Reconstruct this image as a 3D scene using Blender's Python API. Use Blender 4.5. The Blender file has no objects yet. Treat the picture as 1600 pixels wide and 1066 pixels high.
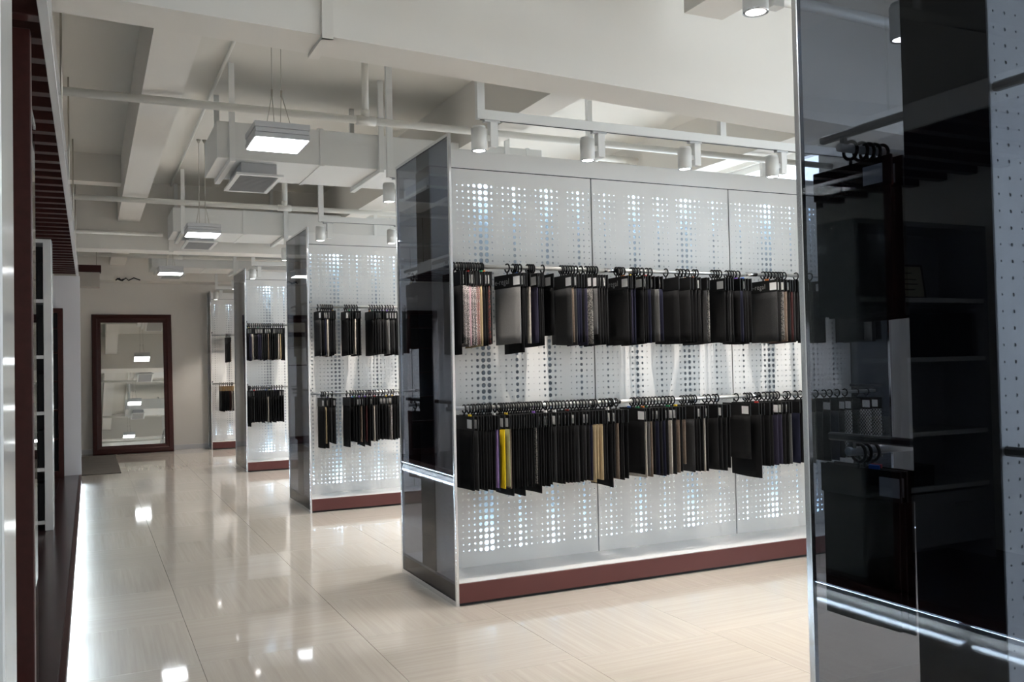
import bpy, bmesh, math, random
from mathutils import Vector, Matrix

# ------------------------------------------------------------------ camera, sky, exposure
random.seed(7)
scene = bpy.context.scene
COL = scene.collection
cam_data = bpy.data.cameras.new('camera')
cam_data.sensor_width = 36.0
cam_data.lens = 31.618
cam_data.clip_start = 0.05
cam_data.clip_end = 200
cam = bpy.data.objects.new('camera', cam_data)
COL.objects.link(cam)
CAM_ROT = Matrix(((0.9049975, 0.0084749, -0.4253324), (-0.4249208, -0.0302595, -0.9047246), (-0.0205378, 0.9995061, -0.0237836)))
cam.matrix_world = Matrix.Translation((0, 0, 1.4)) @ CAM_ROT.to_4x4()
scene.camera = cam

world = bpy.data.worlds.new('overcast_sky')
scene.world = world
world.use_nodes = True
wbg = world.node_tree.nodes['Background']
wbg.inputs['Color'].default_value = (0.83, 0.915, 1.0, 1)      # overcast daylight outside the windows
wbg.inputs['Strength'].default_value = 4.3

vs = scene.view_settings
vs.view_transform = 'Standard'
vs.look = 'None'
vs.exposure = 0.75
vs.gamma = 1.0
vs.use_curve_mapping = False
SPOT_W = 44.0          # watts of one track spotlight
LED_E = 44.0            # emission of the tubes inside the light walls
STRIP_E = 60.0         # emission of the strip under the platform nosing
PANEL_E = 16.0         # emission of the hanging light panels

# ------------------------------------------------------------------ materials
MATS = {}
def nmat(name):
    m = bpy.data.materials.new(name); m.use_nodes = True
    nt = m.node_tree; nt.nodes.clear()
    out = nt.nodes.new('ShaderNodeOutputMaterial')
    MATS[name] = m
    return m, nt, out
def mat(name, col, rough=0.5, metal=0.0, spec=0.5, noise=0.0, nscale=(6, 6, 6), coat=0.0, bump=0.0, sheen=0.0):
    m, nt, out = nmat(name)
    b = nt.nodes.new('ShaderNodeBsdfPrincipled')
    b.inputs['Base Color'].default_value = (*col, 1)
    b.inputs['Roughness'].default_value = rough
    b.inputs['Metallic'].default_value = metal
    b.inputs['Specular IOR Level'].default_value = spec
    b.inputs['Coat Weight'].default_value = coat
    b.inputs['Sheen Weight'].default_value = sheen
    nt.links.new(b.outputs[0], out.inputs[0])
    if noise > 0:
        tc = nt.nodes.new('ShaderNodeTexCoord'); mp = nt.nodes.new('ShaderNodeMapping')
        mp.inputs['Scale'].default_value = nscale
        nz = nt.nodes.new('ShaderNodeTexNoise'); nz.inputs['Scale'].default_value = 1.0
        nz.inputs['Detail'].default_value = 5.0
        mr = nt.nodes.new('ShaderNodeMapRange')
        mr.inputs['From Min'].default_value = 0.25; mr.inputs['From Max'].default_value = 0.75
        mr.inputs['To Min'].default_value = 1 - noise; mr.inputs['To Max'].default_value = 1 + noise
        mx = nt.nodes.new('ShaderNodeVectorMath'); mx.operation = 'SCALE'
        mx.inputs[0].default_value = col
        nt.links.new(tc.outputs['Object'], mp.inputs[0]); nt.links.new(mp.outputs[0], nz.inputs[0])
        nt.links.new(nz.outputs['Fac'], mr.inputs['Value']); nt.links.new(mr.outputs[0], mx.inputs['Scale'])
        nt.links.new(mx.outputs[0], b.inputs['Base Color'])
        if bump > 0:
            bp = nt.nodes.new('ShaderNodeBump'); bp.inputs['Strength'].default_value = bump
            bp.inputs['Distance'].default_value = 0.002
            nt.links.new(nz.outputs['Fac'], bp.inputs['Height']); nt.links.new(bp.outputs[0], b.inputs['Normal'])
    return m
def emit(name, col, s):
    m, nt, out = nmat(name)
    e = nt.nodes.new('ShaderNodeEmission')
    e.inputs[0].default_value = (*col, 1); e.inputs[1].default_value = s
    nt.links.new(e.outputs[0], out.inputs[0])
    return m
def glass(name, tint, rough=0.0, ior=1.5):
    m, nt, out = nmat(name)
    t = nt.nodes.new('ShaderNodeBsdfTransparent'); t.inputs[0].default_value = (*tint, 1)
    g = nt.nodes.new('ShaderNodeBsdfGlossy'); g.inputs['Roughness'].default_value = rough
    f = nt.nodes.new('ShaderNodeFresnel'); f.inputs['IOR'].default_value = ior
    mx = nt.nodes.new('ShaderNodeMixShader')
    # the panes are thin slabs of real thickness: keep the outside ratio of indices on the inner faces (no total reflection)
    ge = nt.nodes.new('ShaderNodeNewGeometry'); ir = nt.nodes.new('ShaderNodeMapRange')
    ir.inputs['To Min'].default_value = ior; ir.inputs['To Max'].default_value = 1.0 / ior
    nt.links.new(ge.outputs['Backfacing'], ir.inputs['Value']); nt.links.new(ir.outputs[0], f.inputs['IOR'])
    nt.links.new(f.outputs[0], mx.inputs[0]); nt.links.new(t.outputs[0], mx.inputs[1]); nt.links.new(g.outputs[0], mx.inputs[2])
    nt.links.new(mx.outputs[0], out.inputs[0])
    return m
def tile_mat(name, along_x):
    m, nt, out = nmat(name)
    b = nt.nodes.new('ShaderNodeBsdfPrincipled')
    tc = nt.nodes.new('ShaderNodeTexCoord'); mp = nt.nodes.new('ShaderNodeMapping')
    mp.inputs['Scale'].default_value = (1.3, 48, 1) if along_x else (48, 1.3, 1)
    oi = nt.nodes.new('ShaderNodeObjectInfo')
    ad = nt.nodes.new('ShaderNodeVectorMath'); ad.operation = 'ADD'
    sc = nt.nodes.new('ShaderNodeVectorMath'); sc.operation = 'SCALE'; sc.inputs['Scale'].default_value = 40
    nz = nt.nodes.new('ShaderNodeTexNoise'); nz.inputs['Scale'].default_value = 1.0
    nz.inputs['Detail'].default_value = 6; nz.inputs['Roughness'].default_value = 0.6
    cr = nt.nodes.new('ShaderNodeValToRGB')
    cr.color_ramp.elements[0].position = 0.3; cr.color_ramp.elements[0].color = (0.485, 0.44, 0.39, 1)
    cr.color_ramp.elements[1].position = 0.7; cr.color_ramp.elements[1].color = (0.555, 0.51, 0.455, 1)
    nt.links.new(oi.outputs['Random'], sc.inputs[0])
    nt.links.new(tc.outputs['Object'], ad.inputs[0]); nt.links.new(sc.outputs[0], ad.inputs[1])
    nt.links.new(ad.outputs[0], mp.inputs[0]); nt.links.new(mp.outputs[0], nz.inputs[0])
    nt.links.new(nz.outputs['Fac'], cr.inputs[0]); nt.links.new(cr.outputs[0], b.inputs['Base Color'])
    b.inputs['Roughness'].default_value = 0.045
    b.inputs['Specular IOR Level'].default_value = 0.6
    nt.links.new(b.outputs[0], out.inputs[0])
    return m
def weave(name, c1, c2, scale, kind='checker', c3=None):
    m, nt, out = nmat(name)
    b = nt.nodes.new('ShaderNodeBsdfPrincipled'); b.inputs['Roughness'].default_value = 0.9
    tc = nt.nodes.new('ShaderNodeTexCoord')
    if kind == 'checker':
        mp = nt.nodes.new('ShaderNodeMapping'); mp.inputs['Location'].default_value = (0.37, 0.013, 0.011)
        mp.inputs['Scale'].default_value = (0.01, 1, 1)
        ck = nt.nodes.new('ShaderNodeTexChecker'); ck.inputs['Scale'].default_value = scale
        ck.inputs['Color1'].default_value = (*c1, 1); ck.inputs['Color2'].default_value = (*c2, 1)
        nt.links.new(tc.outputs['Object'], mp.inputs[0]); nt.links.new(mp.outputs[0], ck.inputs[0])
        src = ck.outputs[0]
    else:
        nz = nt.nodes.new('ShaderNodeTexNoise'); nz.inputs['Scale'].default_value = scale; nz.inputs['Detail'].default_value = 2
        cr = nt.nodes.new('ShaderNodeValToRGB'); cr.color_ramp.interpolation = 'CONSTANT'
        cr.color_ramp.elements[0].color = (*c1, 1); cr.color_ramp.elements[1].position = 0.5; cr.color_ramp.elements[1].color = (*c2, 1)
        if c3:
            e = cr.color_ramp.elements.new(0.6); e.color = (*c3, 1)
        nt.links.new(tc.outputs['Object'], nz.inputs[0]); nt.links.new(nz.outputs['Fac'], cr.inputs[0])
        src = cr.outputs[0]
    nt.links.new(src, b.inputs['Base Color']); nt.links.new(b.outputs[0], out.inputs[0])
    return m

mat('paint_white', (0.74, 0.72, 0.68), 0.75, noise=0.02, nscale=(1.5, 1.5, 1.5))
mat('ceiling_paint', (0.72, 0.69, 0.63), 0.85, noise=0.03, nscale=(0.8, 0.8, 0.8))
mat('beam_paint', (0.76, 0.73, 0.68), 0.8, noise=0.02, nscale=(1, 1, 1))
mat('duct_white', (0.74, 0.74, 0.72), 0.55)
mat('pipe_white', (0.74, 0.72, 0.67), 0.45)
mat('metal_white', (0.78, 0.78, 0.76), 0.4)
mat('sheet_white', (0.80, 0.79, 0.77), 0.38)
mat('end_wall_paint', (0.68, 0.65, 0.605), 0.8, noise=0.02, nscale=(1, 1, 1))
mat('partition_paint', (0.70, 0.69, 0.72), 0.7)
mat('aluminium', (0.72, 0.73, 0.75), 0.22, 1.0)
mat('chrome', (0.86, 0.85, 0.83), 0.3, 0.75)
mat('dark_trim', (0.03, 0.03, 0.035), 0.4)
mat('core_black', (0.012, 0.012, 0.014), 0.5)
mat('joint_grey', (0.16, 0.16, 0.16), 0.6)
mat('liner_grey', (0.45, 0.45, 0.46), 0.8)
mat('arm_metal', (0.10, 0.10, 0.105), 0.3, 0.6)
mat('maroon', (0.105, 0.026, 0.024), 0.42)
mat('maroon_wood', (0.040, 0.009, 0.007), 0.4, spec=0.3, noise=0.25, nscale=(30, 2, 30))
mat('platform_wood', (0.030, 0.011, 0.011), 0.2, spec=0.4, noise=0.25, nscale=(24, 1.2, 24))
mat('grout', (0.20, 0.18, 0.15), 0.9)
mat('fitting_grey', (0.55, 0.55, 0.56), 0.4)
mat('grille_grey', (0.42, 0.42, 0.42), 0.5)
mat('steel_cable', (0.45, 0.42, 0.36), 0.35, 0.8)
mat('black_plastic', (0.008, 0.008, 0.009), 0.45, spec=0.25)
mat('card_black', (0.007, 0.007, 0.0075), 0.5, spec=0.2)
mat('card_tan', (0.36, 0.24, 0.11), 0.5, noise=0.4, nscale=(2, 60, 60))
mat('paper', (0.72, 0.72, 0.72), 0.6)
mat('lettering_grey', (0.38, 0.38, 0.38), 0.5)
mat('lacquer_white', (0.70, 0.70, 0.70), 0.12)
mat('mirror', (0.86, 0.87, 0.85), 0.01, 1.0)
mat('rug', (0.13, 0.115, 0.10), 0.95, noise=0.6, nscale=(3, 60, 3))
mat('sign_grey', (0.40, 0.37, 0.33), 0.5)
mat('print_cream', (0.55, 0.50, 0.38), 0.6)
mat('ink', (0.05, 0.05, 0.05), 0.6)
mat('lacquer_grey', (0.30, 0.30, 0.32), 0.35)
glass('tinted_glass', (0.415, 0.44, 0.485))
glass('clear_glass', (0.92, 0.95, 0.94))
glass('window_glass', (0.97, 0.98, 0.98))
tile_mat('tile_a', True); tile_mat('tile_b', False)
emit('led_blue', (0.52, 0.77, 1.0), LED_E)
emit('strip_light', (0.66, 0.84, 1.0), STRIP_E)
emit('panel_light', (0.93, 0.97, 1.0), PANEL_E)
emit('spot_lens', (1.0, 0.96, 0.93), 14.0)

FAB = {
 'K': ('black', mat('fabric_black', (0.005, 0.005, 0.0055), 0.85, spec=0.12)),
 'D': ('dark charcoal', mat('fabric_dark', (0.0105, 0.0105, 0.011), 0.85, spec=0.12, noise=0.3, nscale=(200, 200, 200))),
 'C': ('charcoal grey', mat('fabric_charcoal', (0.030, 0.030, 0.031), 0.85, spec=0.12, noise=0.25, nscale=(200, 200, 200))),
 'G': ('mid grey', mat('fabric_grey', (0.085, 0.085, 0.085), 0.85, spec=0.12, noise=0.25, nscale=(200, 200, 200))),
 'L': ('light grey', mat('fabric_light', (0.175, 0.172, 0.168), 0.85, spec=0.12, noise=0.15, nscale=(250, 250, 250))),
 'N': ('dark navy', mat('fabric_navy', (0.012, 0.013, 0.026), 0.85, spec=0.12)),
 'P': ('purple navy', mat('fabric_purple', (0.026, 0.024, 0.042), 0.85, spec=0.12)),
 'B': ('beige', mat('fabric_beige', (0.36, 0.28, 0.17), 0.9, spec=0.12, noise=0.15, nscale=(60, 60, 4))),
 'Y': ('bright yellow', mat('fabric_yellow', (0.72, 0.50, 0.015), 0.8, spec=0.12)),
 'V': ('lilac', mat('fabric_lilac', (0.22, 0.15, 0.32), 0.85, spec=0.12)),
 'S': ('sage green', mat('fabric_sage', (0.30, 0.30, 0.17), 0.9, spec=0.12)),
 'W': ('pale stone', mat('fabric_stone', (0.36, 0.33, 0.29), 0.9, spec=0.12, noise=0.15, nscale=(80, 80, 80))),
 'U': ('taupe', mat('fabric_taupe', (0.15, 0.115, 0.09), 0.9, spec=0.12, noise=0.2, nscale=(80, 80, 80))),
 'M': ('maroon', mat('fabric_maroon', (0.05, 0.018, 0.018), 0.85, spec=0.12)),
 'I': ('pale pink', mat('fabric_pink', (0.45, 0.30, 0.33), 0.9, spec=0.12)),
 'T': ('black and white tweed', weave('fabric_tweed', (0.02, 0.02, 0.02), (0.50, 0.46, 0.45), 230, 'noise', (0.40, 0.32, 0.32))),
 'R': ('red and white tweed', weave('fabric_red_tweed', (0.20, 0.06, 0.045), (0.42, 0.36, 0.34), 230, 'noise', (0.05, 0.03, 0.03))),
 'Q': ('black and red tweed', weave('fabric_dark_tweed', (0.015, 0.015, 0.015), (0.12, 0.03, 0.025), 150, 'noise')),
 'Z': ('grey flecked tweed', weave('fabric_grey_tweed', (0.03, 0.03, 0.03), (0.19, 0.18, 0.165), 140, 'noise')),
 'H': ('black and white checked', weave('fabric_check', (0.02, 0.02, 0.02), (0.42, 0.41, 0.40), 75)),
}
TABS = [('red', mat('tab_red', (0.55, 0.03, 0.02), 0.35)), ('blue', mat('tab_blue', (0.03, 0.16, 0.60), 0.35)),
        ('green', mat('tab_green', (0.02, 0.26, 0.10), 0.35)), ('yellow', mat('tab_yellow', (0.75, 0.50, 0.02), 0.35)),
        ('purple', mat('tab_purple', (0.22, 0.10, 0.50), 0.35)), ('white', mat('tab_white', (0.75, 0.74, 0.74), 0.35)),
        ('orange', mat('tab_orange', (0.70, 0.20, 0.03), 0.35))]

# ------------------------------------------------------------------ helpers
class MB:
    def __init__(s): s.v = []; s.f = []; s.sm = []
    def add(s, vs_, fs, smooth=False):
        n = len(s.v); s.v += [tuple(p) for p in vs_]
        for f in fs: s.f.append(tuple(i + n for i in f)); s.sm.append(smooth)
        return s
    def box(s, x0, x1, y0, y1, z0, z1, ch=0.0):
        if ch <= 0:
            v = [(x, y, z) for z in (z0, z1) for y in (y0, y1) for x in (x0, x1)]
            return s.add(v, [(0, 2, 3, 1), (4, 5, 7, 6), (0, 1, 5, 4), (2, 6, 7, 3), (0, 4, 6, 2), (1, 3, 7, 5)])
        bm = bmesh.new(); bmesh.ops.create_cube(bm, size=1)
        for q in bm.verts: q.co = Vector(((x0 + x1) / 2 + q.co.x * (x1 - x0), (y0 + y1) / 2 + q.co.y * (y1 - y0), (z0 + z1) / 2 + q.co.z * (z1 - z0)))
        bmesh.ops.bevel(bm, geom=bm.edges[:], offset=ch, segments=1, affect='EDGES')
        bm.verts.index_update()
        s.add([q.co for q in bm.verts], [[q.index for q in f.verts] for f in bm.faces]); bm.free()
        return s
    def tube(s, pts, r, n=10, cap=True, radii=None):
        pts = [Vector(p) for p in pts]; rings = []
        up = None
        for i, p in enumerate(pts):
            d = (pts[min(i + 1, len(pts) - 1)] - pts[max(i - 1, 0)]).normalized()
            if up is None:
                a = Vector((0, 0, 1)) if abs(d.z) < 0.9 else Vector((1, 0, 0))
                up = (a - d * a.dot(d)).normalized()
            else:
                up = (up - d * up.dot(d)).normalized()
            w = d.cross(up); rr = radii[i] if radii else r
            rings.append([p + (up * math.cos(2 * math.pi * k / n) + w * math.sin(2 * math.pi * k / n)) * rr for k in range(n)])
        v = [q for rg in rings for q in rg]; f = []
        for i in range(len(pts) - 1):
            for k in range(n):
                f.append((i * n + k, i * n + (k + 1) % n, (i + 1) * n + (k + 1) % n, (i + 1) * n + k))
        s.add(v, f, True)
        if cap:
            m = len(v)
            base = len(s.v) - m
            s.f.append(tuple(base + k for k in reversed(range(n)))); s.sm.append(False)
            s.f.append(tuple(base + m - n + k for k in range(n))); s.sm.append(False)
        return s
    def prism(s, poly, z0, z1):          # poly: list of (x, y), counter-clockwise
        n = len(poly)
        v = [(x, y, z0) for x, y in poly] + [(x, y, z1) for x, y in poly]
        f = [tuple(reversed(range(n))), tuple(range(n, 2 * n))] + [(i, (i + 1) % n, n + (i + 1) % n, n + i) for i in range(n)]
        return s.add(v, f)
    def frame(s, w, h, prof):            # mitred frame in the XZ plane, outer size w x h, centre origin; prof = (inset, y) points
        n = len(prof); v = []
        for sx, sz in ((-1, -1), (1, -1), (1, 1), (-1, 1)):
            for t, y in prof: v.append((sx * (w / 2 - t), y, sz * (h / 2 - t)))
        f = []
        for c in range(4):
            d = (c + 1) % 4
            for i in range(n):
                j = (i + 1) % n
                f.append((c * n + i, d * n + i, d * n + j, c * n + j))
        return s.add(v, f)
    def mesh(s, name, m=None):
        me = bpy.data.meshes.new(name)
        me.from_pydata(s.v, [], s.f)
        me.polygons.foreach_set('use_smooth', s.sm)
        if m: me.materials.append(MATS[m] if isinstance(m, str) else m)
        bm = bmesh.new(); bm.from_mesh(me)
        bmesh.ops.recalc_face_normals(bm, faces=bm.faces[:]); bm.to_mesh(me); bm.free()
        me.update()
        return me
    def build(s, name, m, parent=None, loc=(0, 0, 0), rot=(0, 0, 0)):
        return link(name, s.mesh(name, m), parent, loc, rot)
def link(name, me, parent=None, loc=(0, 0, 0), rot=(0, 0, 0), m=None):
    o = bpy.data.objects.new(name, me); COL.objects.link(o)
    o.parent = parent; o.location = loc; o.rotation_euler = rot
    if m:
        o.material_slots[0].link = 'OBJECT'; o.material_slots[0].material = m
    return o
def thing(name, label, cat, loc=(0, 0, 0), rot=(0, 0, 0), group=None):
    o = bpy.data.objects.new(name, None); COL.objects.link(o)
    o.empty_display_size = 0.1
    o.location = loc; o.rotation_euler = rot
    return tag(o, label, cat, group)
def tag(o, label, cat, group=None):
    o['label'] = label; o['category'] = cat
    if group: o['group'] = group
    return o
def struct(o, label=None):
    o['kind'] = 'structure'
    if label: o['label'] = label
    return o

# ------------------------------------------------------------------ the room
XL, XR, Y0, Y1, ZC = -1.6, 6.05, -4.25, 16.75, 3.62
RX = 1.894                                  # left ends of all racks stand on this line
RY = [1.035, 4.845, 8.62, 12.46, 16.27]     # front faces of the racks
fl = struct(MB().box(XL, XR, Y0, Y1, -0.12, -0.011).build('floor', 'grout'), 'beige polished stone tile floor')
T = 0.8
tile_me = {}
for k, mn in (('a', 'tile_a'), ('b', 'tile_b')):
    tile_me[k] = MB().box(-T / 2 + 0.0008, T / 2 - 0.0008, -T / 2 + 0.0008, T / 2 - 0.0008, -0.011, 0.0, ch=0.0008).mesh('floor_tile', mn)
for i in range(8):
    for j in range(27):
        cx = 0.466 - 2 * T + T / 2 + i * T; cy = 5.35 + T / 2 + (j - 12) * T
        if cx + T / 2 > XR + 0.5 or cy + T / 2 > Y1 + 0.6: continue
        link('tile', tile_me['a' if (i + j) % 2 else 'b'], fl, (cx, cy, 0))
struct(MB().box(XL, XR, Y0, Y1, ZC, ZC + 0.15).build('ceiling', 'ceiling_paint'), 'white painted concrete slab ceiling')
struct(MB().box(XL - 0.15, XL, Y0, Y1, 0, ZC).build('wall_left', 'paint_white'), 'white wall behind the left platform')
wf = struct(MB().box(XL, XR, Y1, Y1 + 0.15, 0, ZC).build('wall_far', 'end_wall_paint'), 'grey beige end wall behind the leaning mirror')
struct(MB().box(XL, XR, Y1 - 0.012, Y1, 0, 0.08).build('baseboard_far', 'fitting_grey'), 'thin grey skirting along the end wall')

def wall_with_windows(name, axis, pos, thick, a0, a1, wins, label):
    """a wall along x (axis 'x') or y, with rectangular openings"""
    mb = MB()
    def bx(p0, p1, z0, z1):
        if p1 - p0 < 1e-4 or z1 - z0 < 1e-4: return
        if axis == 'y': mb.box(pos, pos + thick, p0, p1, z0, z1)
        else: mb.box(p0, p1, pos, pos + thick, z0, z1)
    last = a0
    for (p0, p1, z0, z1) in wins:
        bx(last, p0, 0, ZC); bx(p0, p1, 0, z0); bx(p0, p1, z1, ZC); last = p1
    bx(last, a1, 0, ZC)
    return struct(mb.build(name, 'paint_white'), label)
WR = [(-3.2, 3.3, 0.7, 3.3), (6.2, 9.6, 0.7, 3.34), (10.4, 13.6, 0.7, 3.3)]
WN = [(3.1, 5.8, 0.35, 3.1)]
wall_with_windows('wall_right', 'y', XR, 0.2, Y0, Y1, WR, 'white wall with tall windows on the right')
wall_with_windows('wall_near', 'x', Y0 - 0.2, 0.2, XL - 0.15, XR + 0.2, WN, 'white window wall behind the camera')
def window(n, axis, pos, win):
    p0, p1, z0, z1 = win
    w, h = p1 - p0, z1 - z0
    root = bpy.data.objects.new('window_%d' % n, None); COL.objects.link(root)
    root.location = (pos, (p0 + p1) / 2, (z0 + z1) / 2) if axis == 'y' else ((p0 + p1) / 2, pos, (z0 + z1) / 2)
    root.rotation_euler = (0, 0, math.pi / 2 if axis == 'y' else 0)
    struct(root, 'tall white framed window %s' % ('in the right wall' if axis == 'y' else 'behind the camera'))
    fr = MB().frame(w, h, [(0, -0.04), (0.06, -0.04), (0.06, 0.04), (0, 0.04)]).build('window_frame', 'metal_white', root)
    nm = max(2, round(w / 1.1))
    for i in range(1, nm):
        x = -w / 2 + w * i / nm
        MB().box(x - 0.03, x + 0.03, -0.035, 0.035, -h / 2 + 0.06, h / 2 - 0.06).build('mullion', 'metal_white', root)
    MB().box(-w / 2 + 0.06, w / 2 - 0.06, -0.03, 0.03, h / 2 - 0.72, h / 2 - 0.66).build('transom', 'metal_white', root)
    MB().box(-w / 2 + 0.05, w / 2 - 0.05, -0.004, 0.004, -h / 2 + 0.05, h / 2 - 0.05).build('pane', 'window_glass', root)
    # light portal: guides the sampling of the daylight through this opening
    ld = bpy.data.lights.new('window_daylight', 'AREA'); ld.shape = 'RECTANGLE'; ld.size = w; ld.size_y = h
    ld.cycles.is_portal = True
    lo = bpy.data.objects.new('window_daylight', ld); COL.objects.link(lo)
    if axis == 'y':
        lo.location = (pos + 0.12, (p0 + p1) / 2, (z0 + z1) / 2); lo.rotation_euler = (math.pi / 2, 0, math.pi / 2)
    else:
        lo.location = ((p0 + p1) / 2, pos - 0.12, (z0 + z1) / 2); lo.rotation_euler = (-math.pi / 2, 0, math.pi)
    return root
k = 1
for w_ in WR: window(k, 'y', XR + 0.1, w_); k += 1
for w_ in WN: window(k, 'x', Y0 - 0.1, w_); k += 1

# --- concrete beams
def near(x): return 3.869 + 0.0926 * x
def far(x): return 4.117 + 0.1057 * x
ba = MB().prism([(XL, near(XL)), (XR, near(XR)), (XR, far(XR)), (XL, far(XL))], 2.88, ZC).build('ceiling_beam', 'beam_paint')
struct(ba, 'deep white cross beam nearest the camera')
rx = 0.97
MB().prism([(rx - 0.02, near(rx) - 0.018), (rx + 0.03, near(rx) - 0.018), (rx + 0.03, far(rx) + 0.01), (rx - 0.02, far(rx) + 0.01)], 2.862, 2.879).build('rib', 'beam_paint', ba)
MB().box(rx - 0.02, rx + 0.03, near(rx) - 0.02, near(rx) - 0.002, 2.862, ZC).build('rib', 'beam_paint', ba)
bb = struct(MB().box(XL, XR, 11.45, 11.8, 2.82, ZC).build('ceiling_beam', 'beam_paint'), 'deep white cross beam above the third rack')
MB().box(0.87, 0.92, 11.43, 11.449, 2.8, ZC).build('rib', 'beam_paint', bb)
struct(MB().box(XL, XR, 16.25, Y1 - 0.001, 2.9, ZC).build('ceiling_beam', 'beam_paint'), 'white beam over the end wall')
for (x0, x1) in ((0.313, 0.55), (2.74, 2.98), (5.1, 5.34)):
    for (y0, y1) in ((Y0, 3.7), (4.75, 11.449), (11.801, 16.249)):
        if x0 < 1 and y0 > 4 and y0 < 5: y0 = 4.2
        if 2 < x0 < 3 and y0 > 4 and y0 < 5: y0 = 4.45
        struct(MB().box(x0, x1, y0, y1, 3.15, ZC).build('ceiling_beam', 'beam_paint'), 'shallow white beam running along the aisle')
struct(MB().box(XL, 0.312, 10.05, 10.26, 3.33, ZC).build('ceiling_beam', 'beam_paint'), 'small white beam in the left ceiling bay')

# --- left platform, canopy, partition
PXE = -0.10
pl = struct(MB().box(XL, PXE - 0.10, Y0, 12.38, 0.0, 0.085).build('platform', 'core_black'), 'raised dark red wood platform along the left')
for i in range(7):
    x1 = PXE - 0.03 - i * 0.2; x0 = x1 - 0.1985
    MB().box(max(x0, XL), x1, Y0, 12.38, 0.086, 0.12, ch=0.001).build('plank', 'platform_wood', pl)
MB().box(PXE - 0.0285, PXE, Y0, 12.38, 0.06, 0.12, ch=0.003).build('nosing', 'maroon_wood', pl)
MB().box(PXE - 0.098, PXE - 0.03, Y0, 12.38, 0.06, 0.085).build('nosing_underside', 'maroon_wood', pl)
strip_me = MB().box(-0.012, 0.012, -0.49, 0.49, -0.006, 0.006).mesh('light_strip', 'strip_light')
for i in range(13):
    o = link('light_strip', strip_me, None, (PXE - 0.045, 0.06 + i * 1.05 - 0.6, 0.0535))
    tag(o, '%s cool white light strip from the near end under the platform nosing' % ('first second third fourth fifth sixth seventh eighth ninth tenth eleventh twelfth thirteenth'.split()[i]), 'light strip', 'light strips under the platform edge')
can = thing('slatted_canopy', 'dropped canopy of dark red slats with white fascia over the left platform', 'canopy', (0, 0, 0))
slat_me = MB().box(XL + 0.01, PXE - 0.045, -0.035, 0.035, 2.6, 2.68, ch=0.002).mesh('slat', 'maroon_wood')
for i in range(50):
    y = 0.85 + i * 0.2335
    if y > 12.3: break
    link('slat', slat_me, can, (0, y, 0))
MB().box(PXE - 0.044, PXE - 0.012, 0.5, 12.38, 2.585, 2.72, ch=0.002).build('fascia', 'lacquer_white', can)
for y in (1.5, 3.5, 5.5, 7.5, 9.5, 11.0):
    MB().tube([(PXE - 0.028, y, 2.72), (PXE - 0.028, y, ZC)], 0.006, 6).build('hanger_rod', 'steel_cable', can)
MB().box(XL + 0.01, XL + 0.05, 0.5, 12.38, 2.68, 2.72).build('wall_batten', 'maroon_wood', can)
struct(MB().box(XL, PXE - 0.002, 12.385, 12.55, 0.0, 2.585).build('wall_partition', 'partition_paint'), 'white partition at the end of the platform')

# ------------------------------------------------------------------ display racks
PITCH = 0.0395; PW = 1.1525; PX = 0.0195; SW = PW - 0.014; PZ0, PZ1 = 0.13, 2.625
HOLES = [
 [.2, .3, .2, .1, .2, .35, .45, .7, 1, 1, .45, .15, .4, .3, .8, .45, .3, .12, .3, .55, .9, .55, .3, .1, .25, .4, .75, .4, .25],
 [.2, .3, .55, .3, .2, .1, .15, .5, .85, .55, .2, .1, .3, .65, .35, .3, .1, .4, .75, .85, .6, .4, .2, .12, .25, .6, .35, .25, .15],
 [.2, .3, .6, .15, .3, .3, .45, .65, .9, .9, .35, .15, .35, .25, .65, .25, .15, .3, .55, .8, .5, .3, .15, .3, .7, .4, .25, .2, .1],
]
def perforated(cols, name):
    """white sheet, local x 0..SW, z PZ0..PZ1, front at y 0, with a real round hole in every grid cell"""
    rows = int((PZ1 - PZ0 - 0.15) / PITCH); n = len(cols)
    mx = (SW - n * PITCH) / 2; mz = (PZ1 - PZ0 - rows * PITCH) / 2
    verts = []; faces = []
    N = 12; th = 0.003
    sqr = [(.5, .1667), (.5, .5), (.1667, .5), (-.1667, .5), (-.5, .5), (-.5, .1667), (-.5, -.1667), (-.5, -.5), (-.1667, -.5), (.1667, -.5), (.5, -.5), (.5, -.1667)]
    ang = [math.atan2(b, a) for a, b in sqr]
    for i, sz in enumerate(cols):
        r = 0.37 * sz * PITCH
        for j in range(rows):
            cx = mx + (i + .5) * PITCH; cz = PZ0 + mz + (j + .5) * PITCH
            b = len(verts)
            if sz < 0.11:
                for a_, b_ in ((-.5, -.5), (.5, -.5), (.5, .5), (-.5, .5)): verts.append((cx + a_ * PITCH, 0, cz + b_ * PITCH))
                faces.append((b, b + 1, b + 2, b + 3)); continue
            for a_, b_ in sqr: verts.append((cx + a_ * PITCH, 0, cz + b_ * PITCH))
            for t in ang: verts.append((cx + math.cos(t) * r, 0, cz + math.sin(t) * r))
            for t in ang: verts.append((cx + math.cos(t) * r, th, cz + math.sin(t) * r))
            for k in range(N):
                l = (k + 1) % N
                faces.append((b + l, b + k, b + N + k, b + N + l))
                faces.append((b + N + l, b + N + k, b + 2 * N + k, b + 2 * N + l))
    # plain borders
    z0, z1 = PZ0 + mz, PZ1 - mz
    for (xa, xb, za, zb) in ((0, mx, PZ0, PZ1), (SW - mx, SW, PZ0, PZ1), (mx, SW - mx, PZ0, z0), (mx, SW - mx, z1, PZ1)):
        b = len(verts)
        verts += [(xa, 0, za), (xb, 0, za), (xb, 0, zb), (xa, 0, zb)]; faces.append((b, b + 1, b + 2, b + 3))
    me = bpy.data.meshes.new(name); me.from_pydata(verts, [], faces); me.materials.append(MATS['sheet_white']); me.update()
    return me
PERF = [perforated(c, 'perforated_panel') for c in HOLES]
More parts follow.
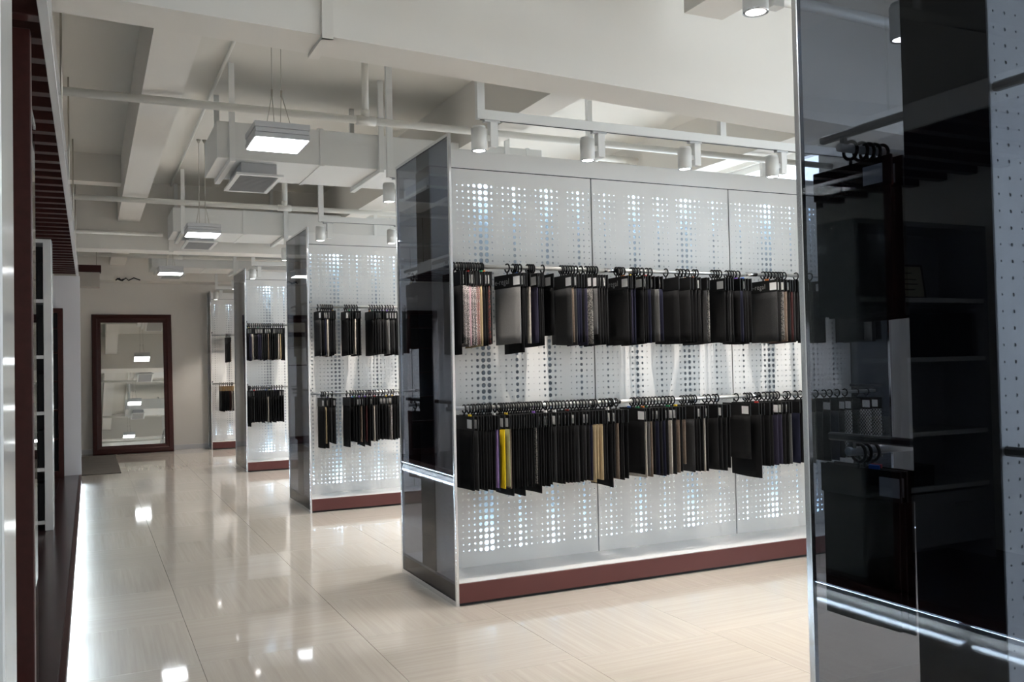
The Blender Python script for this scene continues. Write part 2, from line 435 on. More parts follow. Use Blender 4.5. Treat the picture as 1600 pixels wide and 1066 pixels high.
RL = 3 * PW + 2 * PX            # rack length
ARMS = (0.035, PW + PX, 2 * PW + PX, RL - 0.035)
ROD_IN = 0.155                 # rods sit this far behind the glass edges
ROD_Z = {'upper': 1.985, 'lower': 1.132}
GL = {}
def end_glass(depth):
    if depth not in GL:
        g = MB().box(0.004, 0.014, 0.02, depth - 0.02, 0.03, 2.725).mesh('end_panel', 'tinted_glass')
        f = MB()
        f.box(0, 0.018, 0, 0.022, 0, 2.745, ch=0.002); f.box(0, 0.018, depth - 0.022, depth, 0, 2.745, ch=0.002)
        f.box(0.001, 0.017, 0.022, depth - 0.022, 2.725, 2.744); f.box(0.001, 0.017, 0.022, depth - 0.022, 0.001, 0.03)
        GL[depth] = (g, f.mesh('edge_trim', 'aluminium'))
    return GL[depth]
rod_me = MB().tube([(0.018, 0, 0), (RL - 0.018, 0, 0)], 0.0125, 12).mesh('rod', 'chrome')
joint_me = MB().tube([(-0.05, 0, 0), (0.05, 0, 0)], 0.0145, 12).mesh('rod_joint', 'aluminium')
LED_ME = MB().tube([(0.03, 0, 0), (RL - 0.03, 0, 0)], 0.009, 8).mesh('light_tube', 'led_blue')
def rack(i, label):
    two = i < 4
    depth = 1.0 if two else 0.455
    c0, c1 = 0.38, (0.62 if two else 0.45)
    t = thing('display_rack', label, 'rack', (RX, RY[i], 0), group='perforated display racks along the aisle')
    g, f = end_glass(depth)
    for x in (0, RL + 0.0):
        p = link('end_panel', g, t, (x - (0.0 if x == 0 else 0.018), 0, 0)); p['label'] = 'dark tinted glass end panel'
        link('edge_trim', f, p)
    # plinth
    b = MB().box(0.019, RL - 0.019, 0.03, depth - 0.03, 0.0, 0.03).build('plinth_recess', 'core_black', t)
    MB().box(0.019, RL - 0.019, 0.022, depth - (0.022 if two else 0.0), 0.112, 0.13).build('base_shelf', 'lacquer_white', t)
    for s in ((0, 1) if two else (0,)):
        y = 0.006 if s == 0 else depth - 0.02
        o = MB().box(0.019, RL - 0.019, y, y + 0.014, 0.018, 0.129, ch=0.0015).build('base_fascia', 'maroon', t); o['label'] = 'maroon base fascia'
    # light wall
    for k in range(3):
        link('perforated_panel', PERF[(k + i) % 3 if i != 1 else k], t, (PX + 0.007 + k * PW, c0, 0))
        if two: link('perforated_panel', PERF[(2 - k + i) % 3], t, (PX - 0.007 + (k + 1) * PW, c1, 0), (0, 0, math.pi))
    for k in range(4):
        x = PX + k * PW
        xa, xb = max(x - 0.02, PX), min(x + 0.02, RL - PX)
        MB().box(xa, xb, c0 + 0.004, c0 + 0.012, PZ0, PZ1).build('panel_joint', 'joint_grey', t)
        if two: MB().box(xa, xb, c1 - 0.012, c1 - 0.004, PZ0, PZ1).build('panel_joint', 'joint_grey', t)
    MB().box(PX, RL - PX, c0 + 0.002, c1 - 0.002, PZ1 - 0.004, PZ1 + 0.006).build('dark_gap_filler', 'core_black', t)  # added black filler: makes the seam line dark and stops tube light leaking
    MB().box(0.019, RL - 0.019, c0 - 0.002, c1 + 0.002, PZ1 + 0.006, 2.745, ch=0.002).build('header', 'sheet_white', t)
    for x in (0.0150, RL - 0.0190):
        MB().box(x, x + 0.004, c0 - 0.002, c1 + 0.002, 0.13, PZ1).build('core_end', 'core_black', t)
    if two:
        MB().box(PX, RL - PX, 0.495, 0.505, 0.131, PZ1).build('added_liner_board', 'liner_grey', t)  # backing added inside the core so the middle holes look dim
    else:
        MB().box(PX, RL - PX, c1 - 0.008, c1, 0.131, PZ1).build('added_liner_board', 'liner_grey', t)
    for z in (2.598, 0.157):
        link('light_tube', LED_ME, t, (0, c0 + 0.035, z))
        if two: link('light_tube', LED_ME, t, (0, c1 - 0.035, z))
    # rods and their arms
    for lv in ('upper', 'lower'):
        for s in ((0, 1) if two else (0,)):
            y = ROD_IN if s == 0 else depth - ROD_IN
            r = link('rod', rod_me, t, (0, y, ROD_Z[lv])); r['label'] = 'polished steel hanging rod'
            for k in (1, 2): link('rod_joint', joint_me, r, (k * PW + PX, 0, 0))
            for x in ARMS:
                ya, yb = (0.07, c0 - 0.001) if s == 0 else (c1 + 0.001, depth - 0.07)
                z = ROD_Z[lv] + 0.038
                if x in ARMS[1:3]:
                    yc = (y, c0 - 0.001) if s == 0 else (c1 + 0.001, y)
                    MB().tube([(x, yc[0], ROD_Z[lv]), (x, yc[1], ROD_Z[lv])], 0.008, 10).build('arm', 'chrome', t)
                    continue
                tip = MB().box(x - 0.011, x + 0.011, ya, yb, z - 0.011, z + 0.011, ch=0.005)
                tip.box(x - 0.006, x + 0.006, y - 0.008, y + 0.008, z - 0.030, z - 0.008)
                a = tip.build('arm', 'arm_metal', t)
    return t
rack(0, 'cropped display rack at the right edge seen through its dark glass end')
rack(1, 'largest display rack with three perforated panels and two full rods')
rack(2, 'second complete display rack, directly behind the largest one')
rack(3, 'third complete display rack, narrow strip left of the second')
rack(4, 'farthest shallow display rack standing against the end wall')

# ------------------------------------------------------------------ fabric swatches on hangers
ROWS = {
 (1,'upper'): '0.067Kl0 0.079K0 0.103T0 0.119T0 0.132I0 0.148T0 0.164T0 0.176R0 0.189R0 0.205B0 0.221D0 0.238K0 0.254Q0 0.265D0 0.456Ly1 0.473Kl1 0.486D1 0.499K1 0.520W1 0.572P1 0.585K1 0.598D1 0.611D1 0.677Ks2 0.807C2 0.820U2 0.838C2 0.856N2 0.875N2 0.893K2 0.916P2 0.952Z2 0.989Gs2 1.008D2 1.027D2 1.045K2 1.064D2 1.216Dt3 1.235K3 1.249P3 1.269N3 1.332D3 1.346K3 1.366K3 1.386N3 1.415D3 1.450G3 1.480N4 1.605D4 1.697D4 1.723K4 1.749K4 1.780D4 1.832C4 1.853Z4 1.986D5 2.007K5 2.029C5 2.051D5 2.110K5 2.132N5 2.154K5 2.176D5 2.209K5 2.434Ct6 2.462D6 2.491Z6 2.520U6 2.549D6 2.572M6 2.595C6 2.624D6 2.736K7 2.868K7 3.240D7 3.316G7 3.355D7 3.419K7',
 (1,'lower'): '0.131K0 0.159C0 0.180K0 0.196K0 0.217D0 0.233D0 0.249D0 0.270K0 0.286V0 0.299N0 0.332Y0 0.361S0 0.374U0 0.391Kl0 0.408K0 0.425D0 0.442K0 0.459Kl0 0.476D0 0.493K0 0.510D0 0.527K0 0.544Z0 0.557D0 0.574Kl0 0.592D0 0.609K0 0.627K0 0.644D0 0.675C0 0.692K0 0.715D0 0.737K0 0.759D0 0.781K0 0.808D0 0.835C0 0.862K0 0.885C0 0.912D0 0.931N0 0.954B0 0.977B0 1.004B0 1.018D0 1.037D0 1.074Kl0 1.097D0 1.121U0 1.145K0 1.168D0 1.192K0 1.312K1 1.331W1 1.356G1 1.375U1 1.400K1 1.424N1 1.449D1 1.474N1 1.499D1 1.529W1 1.559D1 1.584U1 1.609D1 1.634Us1 1.706C1 1.726K1 1.752D1 1.778K1 1.794W1 1.814K1 1.898D2 1.930D2 1.973D2 1.999K2 2.167Ds3 2.244Kx3 2.266D3 2.289K3 2.333K3 2.367D3 2.412P3 2.446P3 2.480D3 2.509K3 2.532G3 2.607N3 2.631K3 2.701D3 2.748Z3 2.820D3 2.892K3 2.971N3 3.026D3 3.100H3 3.175K3 3.289H3 3.391H3',
 (2,'upper'): '0.132C0 0.163K0 0.182N0 0.201W0 0.219D0 0.238K0 0.257D0 0.276C0 0.402K1 0.422D1 0.447K1 0.473W1 0.498K1 0.524D1 0.654K2 0.680D2 0.706D2 0.732C2 0.759D2 0.785D2 0.818L2 0.845D2 0.871C2 0.898K2 0.958D2 1.026K2',
 (2,'lower'): '0.156Kl0 0.174B0 0.193Kl0 0.224C0 0.262C0 0.407Kl1 0.445K1 0.471D1 0.496K1 0.522U1 0.548Kl1 0.574M1 0.606Kl1 0.632D1 0.651W1 0.678C1 0.704D1 0.736K1 0.769D1 0.796K1 0.829T1 0.862D1 0.888D1 0.955K1',
 (3,'upper'): '0.036K0 0.061N0 0.086P0 0.111W0 0.137D0 0.162K0 0.187P0 0.213P0 0.238C0 0.263D0 0.289D0 0.315U0 0.340D0 0.366K0 0.400D0 0.426D0 0.452W0 0.478B0 0.503D0 0.529D0',
 (3,'lower'): '0.033K0 0.058Kl0 0.083D0 0.117C0 0.142K0 0.167K0 0.192D0 0.226D0 0.252K0 0.277D0 0.303W0 0.337D0 0.371K0 0.405D0 0.439D0 0.474K0 0.508D0',
 (4,'upper'): '0.279K0 0.301D0 0.322K0 0.344U0',
 (4,'lower'): '0.169C0 0.201K0 0.233K0 0.265D0 0.297D0 0.329M0 0.362W0 0.383D0',
}

COLOURS = FAB
def fabric_mesh(seed):
    rnd = random.Random(seed); nx, nz = 5, 7
    a, ph, tp = rnd.uniform(0.0008, 0.0024), rnd.uniform(0, 6), rnd.uniform(-0.004, 0.003)
    mb = MB(); v = []
    for side in (-1, 1):
        for j in range(nz):
            t = j / (nz - 1)
            for i in range(nx):
                u = i / (nx - 1)
                y = (u - 0.5) * (0.282 + tp * 2 * t)
                x = side * (0.0022 + 0.0012 * t) + a * t * math.sin(ph + u * 5.2) + 0.001 * t * math.sin(u * 11 + ph * 2)
                v.append((x, y, -0.118 - 0.362 * t - 0.004 * t * math.sin(ph + 3 * u)))
    f = []; m = nx * nz
    for s in (0, 1):
        for j in range(nz - 1):
            for i in range(nx - 1):
                q = (s * m + j * nx + i, s * m + j * nx + i + 1, s * m + (j + 1) * nx + i + 1, s * m + (j + 1) * nx + i)
                f.append(q if s else tuple(reversed(q)))
    edge = [i for i in range(nx)] + [j * nx + nx - 1 for j in range(1, nz)] + [(nz - 1) * nx + i for i in range(nx - 2, -1, -1)] + [j * nx for j in range(nz - 2, 0, -1)]
    for k in range(len(edge)):
        p, q = edge[k], edge[(k + 1) % len(edge)]
        f.append((p, q, m + q, m + p))
    mb.add(v, f, True)
    return mb.mesh('fabric', 'fabric_black')
FM = [fabric_mesh(s) for s in range(6)]
hook = MB()
RH = 0.0255
hook.tube([(0, RH * math.sin(t), -0.0052 + RH * math.cos(t)) for t in [math.radians(a) for a in range(-180, 181, 24)]] + [(0, 0.0, -0.040), (0, 0, -0.050)], 0.0050, 7)
HOOK = hook.mesh('hook', 'black_plastic')
HEAD = MB().box(-0.0035, 0.0035, -0.145, 0.145, -0.128, -0.045, ch=0.001).mesh('header', 'card_black')
STICK = MB().box(-0.0044, -0.0036, -0.138, -0.070, -0.116, -0.064).mesh('label_sticker', 'paper')
TAB = MB().box(-0.004, 0.004, -0.035, 0.0, -0.0455, -0.034, ch=0.001).mesh('colour_tab', 'paper')
def letters(txt, size):
    c = bpy.data.curves.new('lettering', 'FONT'); c.body = txt; c.size = size; c.extrude = 0.0002; c.space_character = 1.15
    o = bpy.data.objects.new('lettering_source', c); COL.objects.link(o)
    dg = bpy.context.evaluated_depsgraph_get(); dg.update()
    me = bpy.data.meshes.new_from_object(o.evaluated_get(dg)); bpy.data.objects.remove(o)
    me.materials.clear(); me.materials.append(MATS['lettering_grey'])
    # text runs from the far card edge (+y) to the near one, on the face towards -x
    for q in me.vertices: q.co = Vector((-0.0037 - q.co.z, 0.135 - q.co.x, -0.103 + q.co.y))
    bmx = bmesh.new(); bmx.from_mesh(me); bmesh.ops.recalc_face_normals(bmx, faces=bmx.faces[:]); bmx.to_mesh(me); bmx.free()
    return me
LOGO = letters('e-regal', 0.050)
ORD = ['first', 'second', 'third', 'fourth', 'fifth', 'sixth', 'seventh', 'eighth']
RNAME = {0: 'cropped right rack', 1: 'largest rack', 2: 'second complete rack', 3: 'third complete rack', 4: 'farthest rack'}
COUNT = {}; TOTAL = {}; LASTX = {}
def nth(n):
    w = ['first', 'second', 'third', 'fourth', 'fifth', 'sixth', 'seventh', 'eighth', 'ninth', 'tenth', 'eleventh', 'twelfth']
    return w[n - 1] if n <= 12 else '%d%s' % (n, {1: 'st', 2: 'nd', 3: 'rd'}.get(n % 10 if n > 20 else 0, 'th'))
def swatch(rk, lv, x, kind, opts, cl, back=False, rnd=random):
    name, fm = COLOURS[kind]
    y = RY[rk] + (ROD_IN if not back else 1.0 - ROD_IN)
    size = 'extra long ' if 'x' in opts else 'long ' if 'l' in opts else 'short ' if 's' in opts else ''
    x = max(x, 0.058, LASTX.get((rk, lv, back), 0) + 0.0105)
    for a_ in ARMS:
        if abs(x - a_) < 0.015: x = a_ + (0.015 if x >= a_ else -0.015)
    LASTX[(rk, lv, back)] = x
    yaw = rnd.uniform(-0.8, 0.8)
    if 'y' in opts: yaw = 9; x -= 0.0225
    desc = size + name
    key = (rk, lv, back, desc)
    COUNT[key] = COUNT.get(key, 0) + 1
    side = 'far side ' if back else ''
    t = thing('fabric_swatch', '%s fabric swatch from the left, %s%s rod of the %s' % (nth(COUNT[key]) + ' ' + desc, side, lv, RNAME[rk]), 'fabric swatch',
              (RX + x, y, ROD_Z[lv]), (0, 0, math.radians(yaw)),
              'fabric swatches on the %s rod%s of the %s' % (lv, ' at the back' if back else '', RNAME[rk]))
    TOTAL.setdefault(key, []).append(t)
    link('hook', HOOK, t)
    tan = rk == 4 and lv == 'lower'
    link('header', HEAD, t, m=MATS['card_tan'] if tan else None)
    f = link('fabric', FM[rnd.randrange(6)], t, m=fm)
    L = 1.0 + rnd.uniform(-0.03, 0.03)
    if 'l' in opts: L = 1.14
    if 'x' in opts: L = 1.2
    if 's' in opts: L = 0.84
    f.scale = (1, 0.97 if 'x' not in opts else 1.12, L); f.location = (0, 0, -0.118 + 0.118 * L)
    if 't' in opts or 'y' in opts:
        link('lettering', LOGO, t); link('label_sticker', STICK, t)
    elif rnd.random() < 0.65 and not tan and rk < 4: link('label_sticker', STICK, t, (0, rnd.uniform(-0.006, 0.03), 0))
    if rnd.random() < 0.3 and rk < 4:
        tb = link('colour_tab', TAB, t, (0, rnd.uniform(-0.08, 0.06), 0), m=TABS[rnd.randrange(len(TABS))][1])
    return t
rs = random.Random(11)
for (rk, lv), s in ROWS.items():
    for tok in s.split():
        num = tok[:5]; rest = tok[5:]
        swatch(rk, lv, float(num), rest[0], rest[1:-1], int(rest[-1]), rnd=rs)
for rk, lv, xs in ((0, 'upper', (0.06, 0.10, 0.125, 0.15, 0.18)), (0, 'lower', (0.05, 0.08, 0.11)), (1, 'upper', (0.06, 0.09)), (1, 'lower', (0.06, 0.10)), (2, 'upper', (0.07,)), (2, 'lower', (0.07,))):
    for x in xs: swatch(rk, lv, x, 'K', '', 0, back=True, rnd=rs)
for (rk, lv, back, desc), ts in TOTAL.items():
    if len(ts) == 1: ts[0]['label'] = 'only %s fabric swatch on the %s%s rod of the %s' % (desc, 'far side ' if back else '', lv, RNAME[rk])

# ------------------------------------------------------------------ track spotlights
TZ = 2.745
def cyl(r0, z0, z1, n=20): return MB().tube([(0, 0, z0), (0, 0, z1)], r0, n)
body = cyl(0.043, -0.172, -0.052, 24).tube([(0, 0, -0.052), (0, 0, -0.04)], 0.038, 24)
S_BODY = body.mesh('lamp_body', 'metal_white')
ringm = MB()
rg = []
for (r, z) in ((0.043, -0.172), (0.0435, -0.176), (0.034, -0.176), (0.034, -0.165)): rg.append((r, z))
vv = []; ff = []
for k in range(24):
    a = 2 * math.pi * k / 24
    for r, z in rg: vv.append((r * math.cos(a), r * math.sin(a), z))
for k in range(24):
    l = (k + 1) % 24
    for i in range(3): ff.append((k * 4 + i, l * 4 + i, l * 4 + i + 1, k * 4 + i + 1))
S_RING = ringm.add(vv, ff, True).mesh('bezel', 'aluminium')
S_LENS = MB().add([(0.034 * math.cos(2 * math.pi * k / 24), 0.034 * math.sin(2 * math.pi * k / 24), -0.1735) for k in range(24)], [tuple(range(24))]).mesh('lens', 'spot_lens')
S_BOX = MB().box(0.062, 0.108, -0.022, 0.022, -0.150, -0.012, ch=0.002).box(0.042, 0.063, -0.010, 0.010, -0.115, -0.085).mesh('driver_box', 'metal_white')
S_ADP = MB().box(0.03, 0.125, -0.016, 0.016, -0.012, 0.0, ch=0.002).mesh('track_adapter', 'fitting_grey')
SPOT_NAME = {0: 'cropped right rack', 1: 'largest rack', 2: 'second complete rack', 3: 'third complete rack', 4: 'farthest rack'}
def track(i, back):
    y = RY[i] - 0.31 if not back else RY[i] + 1.0 + 0.34
    side = 'behind' if back else 'in front of'
    t = thing('light_track', 'white suspended lighting track %s the %s' % (side, SPOT_NAME[i]), 'light track', (1.965 + (0.08 if i == 0 else 0), y, TZ), group='suspended lighting tracks')
    MB().box(-0.023, RL - 0.05, -0.018, 0.018, 0.002, 0.055, ch=0.002).build('rail', 'metal_white', t)
    MB().box(0.0, RL - 0.07, -0.006, 0.006, 0.0, 0.0025).build('rail_slot', 'dark_trim', t)
    for x in (0.0, 1.66, RL - 0.075):
        zt = ZC - TZ
        if i == 1 and not back and x > 2: zt = 2.88 - TZ
        if i == 3 and not back: zt = ZC - TZ
        MB().box(x - 0.022, x + 0.022, -0.018, 0.018, 0.055, zt - 0.001).build('stem', 'metal_white', t)
    for k in range(5):
        s = thing('spotlight', '%s spotlight from the left on the track %s the %s' % (ORD[k], side, SPOT_NAME[i]), 'spotlight',
                  (1.955 + (0.1 if i == 0 else 0) + k * 0.69, y, TZ), group='white cylinder track spotlights')
        link('lamp_body', S_BODY, s); link('bezel', S_RING, s); link('lens', S_LENS, s); link('driver_box', S_BOX, s); link('track_adapter', S_ADP, s)
        ld = bpy.data.lights.new('spotlight_lamp', 'SPOT'); ld.energy = SPOT_W; ld.color = (1.0, 0.93, 0.855)
        ld.spot_size = math.radians(86); ld.spot_blend = 0.55; ld.shadow_soft_size = 0.02
        lo = bpy.data.objects.new('spotlight_lamp', ld); COL.objects.link(lo); lo.parent = s; lo.location = (0, 0, -0.182)
for i in range(5):
    if i > 0: track(i, False)
    if i < 4: track(i, True)

# ------------------------------------------------------------------ hanging light panels
LN = {0: 'nearest and largest', 1: 'middle', 2: 'farthest'}
for n in range(4):
    y = 5.28 + 3.83 * (n if n < 3 else -1)
    lab = LN.get(n, 'unseen')
    t = thing('pendant_light_panel', '%s square light panel hanging on wires in the aisle' % lab if n < 3 else 'square light panel hanging on wires above the camera', 'light panel', (1.0, y, 2.69), group='hanging square light panels')
    h = MB()
    for z0, z1, e in ((0.0, 0.028, 0.0), (0.030, 0.056, 0.004), (0.058, 0.09, 0.0)): h.box(-0.155 + e, 0.155 - e, -0.17 + e, 0.17 - e, z0 + 0.002, z1 + 0.002, ch=0.002)
    h.build('housing', 'fitting_grey', t)
    MB().box(-0.145, 0.145, -0.16, 0.16, -0.002, 0.0019).build('diffuser', 'panel_light', t)
    for sx in (-0.045, 0.045):
        hx = sx * 0.6
        w = MB().tube([(sx - 0.0, -0.15, 0.092), (hx, 0, 0.30)], 0.0022, 6).tube([(sx, 0.15, 0.092), (hx, 0, 0.30)], 0.0022, 6)
        w.tube([(hx, 0, 0.30), (hx, 0, ZC - 2.69 - 0.03)], 0.0022, 6)
        w.build('suspension_wire', 'steel_cable', t)
        MB().tube([(hx, 0, 0.285), (hx, 0, 0.325)], 0.006, 8).build('wire_clamp', 'steel_cable', t)
        MB().tube([(hx, 0, ZC - 2.69 - 0.035), (hx, 0, ZC - 2.69 - 0.001)], 0.012, 10, radii=[0.007, 0.022]).build('ceiling_cup', 'steel_cable', t)

# ------------------------------------------------------------------ ducts, vents, pipes
for n in range(3):
    y = 6.77 + n * 3.80
    nm = ('nearest', 'middle', 'farthest')[n]
    x0, x1 = 0.85, 3.5
    z0, z1 = 2.93, 3.20
    d = thing('air_duct', '%s white rectangular air duct hung across the ceiling' % nm, 'air duct', (x0, y, z0), group='white air ducts')
    MB().box(0, x1 - x0, 0, 0.76, 0, z1 - z0, ch=0.003).build('duct_body', 'duct_white', d)
    for cx in (0.10, 1.22, 2.3):
        MB().box(cx - 0.02, cx + 0.02, -0.06, 0.82, -0.034, -0.002, ch=0.002).build('support_channel', 'metal_white', d)
        for yy in (-0.045, 0.805):
            MB().box(cx - 0.02, cx + 0.02, yy - 0.012, yy + 0.012, -0.002, ZC - z0 - 0.001).build('hanger_strap', 'metal_white', d)
    for xx in (0.75, 2.5): MB().box(xx, xx + 0.03, -0.006, 0.766, -0.006, z1 - z0 + 0.006).build('duct_flange', 'duct_white', d)
    v = thing('ceiling_vent', '%s square grey vent grille under the left end of the duct' % nm, 'vent', (x0 + 0.31, y + 0.38, z0 - 0.09), group='vent grilles under the ducts')
    MB().box(-0.13, 0.13, -0.30, 0.30, 0.0, 0.088).build('neck', 'fitting_grey', v)
    MB().frame(0.34, 0.70, [(0, -0.01), (0.03, -0.012), (0.035, 0.0), (0, 0.006)]).build('vent_frame', 'metal_white', v, (0, 0, -0.004), (math.pi / 2, 0, 0))
    MB().box(-0.135, 0.135, -0.315, 0.315, -0.002, -0.0005).build('vent_backing', 'dark_trim', v)
    sl = MB().box(-0.134, 0.134, -0.0095, 0.0095, -0.0015, 0.0015).mesh('slat', 'grille_grey')
    for q in range(22): link('slat', sl, v, (0, -0.305 + q * 0.029, -0.0095), (math.radians(32), 0, 0))
def pipe(label, pts, r, extra=(), name='water_pipe'):
    t = thing(name, label, 'pipe', pts[0], group='white ceiling pipes')
    o = Vector(pts[0])
    MB().tube([Vector(p) - o for p in pts], r, 14).build('pipe_run', 'pipe_white', t)
    for kind, p, q, rr in extra:
        MB().tube([Vector(p) - o, Vector(q) - o], rr, 14).build(kind, 'pipe_white', t)
XA = XL + 0.01
for n, (y, z, lab, rx_) in enumerate(((6.04, 3.10, 'thick white pipe crossing in front of the nearest air duct', 1.75), (9.69, 3.10, 'white pipe crossing in front of the middle air duct', 1.9), (14.2, 3.07, 'white pipe crossing in front of the end wall', 1.2))):
    pipe(lab, [(XA, y, z), (XR - 0.01, y, z)], 0.027, (('riser', (rx_, y, z), (rx_, y, ZC - 0.001), 0.024), ('tee_joint', (rx_ - 0.07, y, z), (rx_ + 0.07, y, z), 0.034), ('tee_joint', (rx_, y, z + 0.02), (rx_, y, z + 0.07), 0.03)))
pipe('white pipe fixed to the beam face above the third rack', [(XA, 11.36, 3.0), (0.80, 11.36, 3.0)], 0.026, (('bracket', (-0.5, 11.36, 3.0), (-0.5, 11.449, 3.0), 0.012), ('bracket', (0.6, 11.36, 3.0), (0.6, 11.449, 3.0), 0.012)))
pipe('white pipe on the camera side of the nearest beam', [(XA, 2.95, 3.02), (XR - 0.01, 3.25, 3.02)], 0.027, (('riser', (0.2, 3.02, 3.02), (0.2, 3.02, ZC - 0.001), 0.02), ('riser', (4.8, 3.2, 3.02), (4.8, 3.2, ZC - 0.001), 0.02)))
pipe('thin conduit running along the slab beside the shallow beam', [(0.9, 4.3, ZC - 0.02), (0.9, 11.44, ZC - 0.02)], 0.012, (), 'conduit')
for k_, (xx, yy) in enumerate(((4.55, 7.75), (4.8, 7.92), (5.0, 8.1))):
    pipe('%s bent white pipe under the ceiling near the right window' % ('left', 'middle', 'right')[k_], [(xx, yy, 2.95), (xx, yy, 3.34), (xx + 0.03, yy, 3.41), (xx + 0.1, yy, 3.44), (XR - 0.01, yy, 3.44)], 0.035 - 0.006 * k_, ())
pipe('insulated horizontal pipe under the ceiling beyond the largest rack', [(3.52, 7.2, 3.08), (XR - 0.01, 7.2, 3.05)], 0.06, (('pipe_band', (4.2, 7.2, 3.073), (4.24, 7.2, 3.073), 0.066), ('pipe_band', (5.0, 7.2, 3.062), (5.04, 7.2, 3.062), 0.066)))

# ------------------------------------------------------------------ furniture on the left platform
PZ = 0.12
def bookcase(name, label, x0, x1, yf, depth, top, shelves, side, mw, back, sub=None):
    t = thing(name, label, 'bookcase', (x0, yf, PZ))
    w = x1 - x0; h = top - PZ
    for xa in (0, w - side): MB().box(xa, xa + side, 0, depth, 0, h, ch=0.002).build('side_panel', mw, t)
    MB().box(side, w - side, 0.0, depth, h - 0.03, h).build('top_panel', mw, t)
    MB().box(side, w - side, depth - 0.012, depth, 0, h - 0.03).build('back_panel', back, t)
    for z in shelves: MB().box(side, w - side, 0.004, depth - 0.012, z - PZ - 0.028, z - PZ).build('shelf', 'lacquer_white', t)
    return t
# near bookcase, hidden by the post but mirrored in the right-hand glass
nb = bookcase('bookcase', 'grey bookcase with pale shelves mirrored in the right dark glass', -1.35, -0.225, 3.86, 0.34, 2.2, (1.74, 1.38, 0.93, 0.60), 0.035, 'lacquer_grey', 'lacquer_grey')
for k_ in range(2):
    dr = MB().box(0.04 + k_ * 0.535, 0.57 + k_ * 0.53, -0.012, 0.003, 0.12, 0.44, ch=0.003).build('drawer', 'lacquer_grey', nb)
    MB().box(0.24 + k_ * 0.535, 0.37 + k_ * 0.53, -0.03, -0.012, 0.36, 0.372).build('handle', 'aluminium', dr)
cf = thing('framed_certificate', 'small framed certificate leaning on the top shelf of the mirrored bookcase', 'picture frame', (-0.82, 4.0, 1.745), (math.radians(-8), 0, 0))
MB().frame(0.30, 0.22, [(0, 0), (0.006, -0.008), (0.014, 0), (0, 0.008)]).build('frame', 'core_black', cf, (0, 0, 0.11))
MB().box(-0.137, 0.137, 0.0, 0.004, 0.014, 0.206).build('print', 'print_cream', cf)
for k_, (w_, z_) in enumerate(((0.10, 0.16), (0.16, 0.12), (0.18, 0.09), (0.12, 0.055))):
    MB().box(-w_ / 2, w_ / 2, -0.0012, 0.0, z_, z_ + 0.007).build('text_line', 'ink', cf)
for k_ in range(5):
    b = MB().box(-0.11, 0.11, -0.08, 0.08, 0, 0.018, ch=0.002).build('booklet', 'print_cream', None, (-0.62 + 0.012 * k_, 4.0 - 0.004 * k_, 0.9305 + 0.0185 * k_), (0, 0, 0.3 + 0.12 * k_))
    tag(b, '%s booklet from the bottom of the pile in the mirrored bookcase' % ORD[k_], 'booklet', 'pile of cream booklets')
for k_ in range(7):
    b = MB().box(0, 0.045, 0, 0.22, 0, 0.27, ch=0.003).build('binder', 'card_black', None, (-1.25 + k_ * 0.048, 3.9, 1.3805), (0, 0, 0))
    tag(b, '%s black binder from the left on the middle shelf of the mirrored bookcase' % ORD[k_], 'binder', 'black binders in the mirrored bookcase')
for k_ in range(4):
    b = MB().box(-0.16, 0.16, -0.11, 0.11, 0, 0.03, ch=0.004).build('folder', 'card_black', None, (-0.7, 4.0, 0.6005 + 0.031 * k_), (0, 0, 0.03 * k_))
    tag(b, '%s black folder from the bottom on the lowest shelf of the mirrored bookcase' % ORD[k_], 'folder', 'black folders in the mirrored bookcase')
# post and white lacquer cabinet at the left picture edge
struct(MB().box(-0.238, -0.178, 3.52, 3.60, PZ, 2.599, ch=0.003).build('post', 'maroon_wood'), 'dark red wooden post at the left edge')
gp = thing('glass_screen', 'narrow clear glass screen beside the dark red post', 'glass screen', (-0.205, 3.602, PZ))
MB().box(-0.004, 0.004, 0, 0.65, 0.0, 2.3).build('pane', 'clear_glass', gp)
MB().box(-0.008, 0.008, 0, 0.65, 2.3, 2.32).build('top_rail', 'aluminium', gp)
wc = thing('tall_cabinet', 'blurred glossy white cabinet cut by the left picture edge', 'cabinet', (-0.75, 2.3, PZ))
MB().box(0, 0.575, 0.0, 0.35, 0, 2.4, ch=0.004).build('cabinet_body', 'lacquer_white', wc)
for z in (0.05, 0.85, 1.65):
    dd = MB().box(0.02, 0.56, -0.016, -0.001, z, z + 0.78, ch=0.003).build('cabinet_door', 'lacquer_white', wc)
    MB().box(0.50, 0.512, -0.03, -0.016, z + 0.34, z + 0.44).build('handle', 'aluminium', dd)
# white bookcase further down the platform
wb = bookcase('bookcase', 'tall white bookcase standing on the dark platform', -1.45, -0.275, 8.2, 0.30, 2.48, (1.99, 1.535, 1.08, 0.625, 0.20), 0.06, 'lacquer_white', 'core_black')
for sh, z in enumerate((1.99, 1.535, 1.08, 0.625, 0.20)):
    for k_ in range(4):
        b = MB().box(0, 0.04, 0, 0.22, 0, 0.30 - 0.02 * (k_ % 3), ch=0.002).build('book', 'card_black', None, (-0.36 - k_ * 0.0425 - 0.02, 8.23, z + 0.0005))
        tag(b, '%s dark book from the right, %s shelf from the top of the white bookcase' % (ORD[k_], ORD[sh]), 'book', 'dark books in the white bookcase')
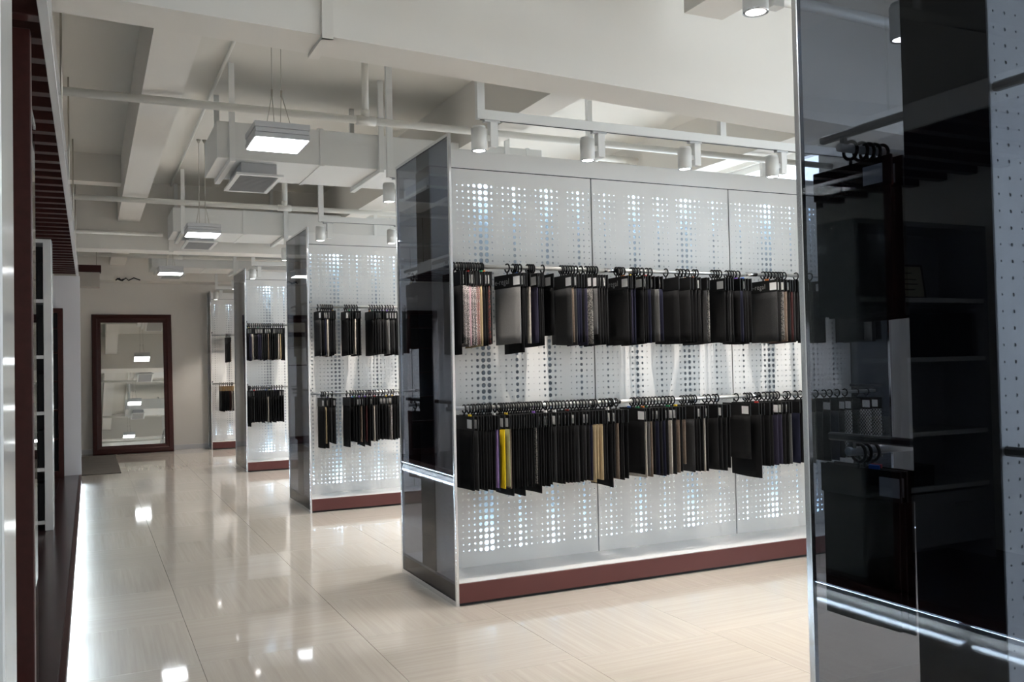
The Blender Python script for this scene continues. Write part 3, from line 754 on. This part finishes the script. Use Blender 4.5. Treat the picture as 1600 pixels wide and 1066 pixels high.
# dark red wall cabinet at the platform's end
nc = thing('wall_cabinet', 'dark red framed display cabinet on the white partition', 'cabinet', (-0.75, 12.2, PZ))
MB().frame(0.46, 2.03, [(0, -0.01), (0.055, -0.01), (0.06, 0.02), (0, 0.02)]).build('cabinet_frame', 'maroon_wood', nc, (0.23, 0.0, 1.035))
MB().box(0.0, 0.02, 0.02, 0.184, 0.02, 2.05).box(0.44, 0.46, 0.02, 0.184, 0.02, 2.05).box(0.02, 0.44, 0.17, 0.184, 0.02, 2.05).build('cabinet_carcass', 'core_black', nc)
for z in (0.45, 0.8, 1.15, 1.5, 1.8): MB().box(0.02, 0.44, 0.025, 0.169, z, z + 0.02).build('shelf', 'maroon_wood', nc)
MB().box(0.0, 0.46, 0.0, 0.184, 0.0, 0.02).build('cabinet_base', 'maroon_wood', nc)

# ------------------------------------------------------------------ end of the aisle
mr = thing('floor_mirror', 'large leaning mirror in a wide dark red frame', 'mirror', (0.665, 16.40, 0.008), (math.radians(-8.0), 0, 0))
MB().frame(1.26, 2.37, [(0, 0.05), (0, 0.0), (0.02, -0.022), (0.07, -0.03), (0.09, -0.016), (0.125, -0.012), (0.14, 0.004), (0.14, 0.05)]).build('mirror_frame', 'maroon_wood', mr, (0, 0, 1.185))
MB().box(-0.50, 0.50, 0.010, 0.02, 0.13, 2.24).build('mirror_glass', 'mirror', mr)
rg_ = MB().box(-0.62, 0.38, 13.4, 16.25, 0.0005, 0.012, ch=0.004).build('rug', 'rug')
tag(rg_, 'grey brown streaked rug on the floor before the mirror', 'rug')
sg = thing('hanging_sign', 'dark red and grey box sign hanging near the end wall', 'sign', (-0.15, 14.0, 2.58))
MB().box(-0.3, 0.31, -0.1, 0.1, 0.21, 0.31, ch=0.003).build('sign_top', 'maroon_wood', sg)
MB().box(-0.28, 0.29, -0.08, 0.08, 0.0, 0.21, ch=0.003).build('sign_panel', 'sign_grey', sg)
for x in (-0.2, 0.25): MB().tube([(x, 0, 0.31), (x, 0, ZC - 2.58 - 0.001)], 0.004, 6).build('hanger_wire', 'steel_cable', sg)
ew = MB()
pts = [(0.40, 16.235, 2.895), (0.46, 16.23, 2.930), (0.50, 16.235, 2.885), (0.56, 16.23, 2.935), (0.60, 16.235, 2.895), (0.68, 16.232, 2.940), (0.78, 16.24, 2.905)]
ew.tube(pts, 0.010, 6).tube([(0.42, 16.23, 2.925), (0.48, 16.225, 2.895), (0.53, 16.23, 2.915)], 0.012, 6)
tag(ew.build('loose_wires', 'black_plastic'), 'tangle of loose black wires on the beam above the mirror', 'wires')
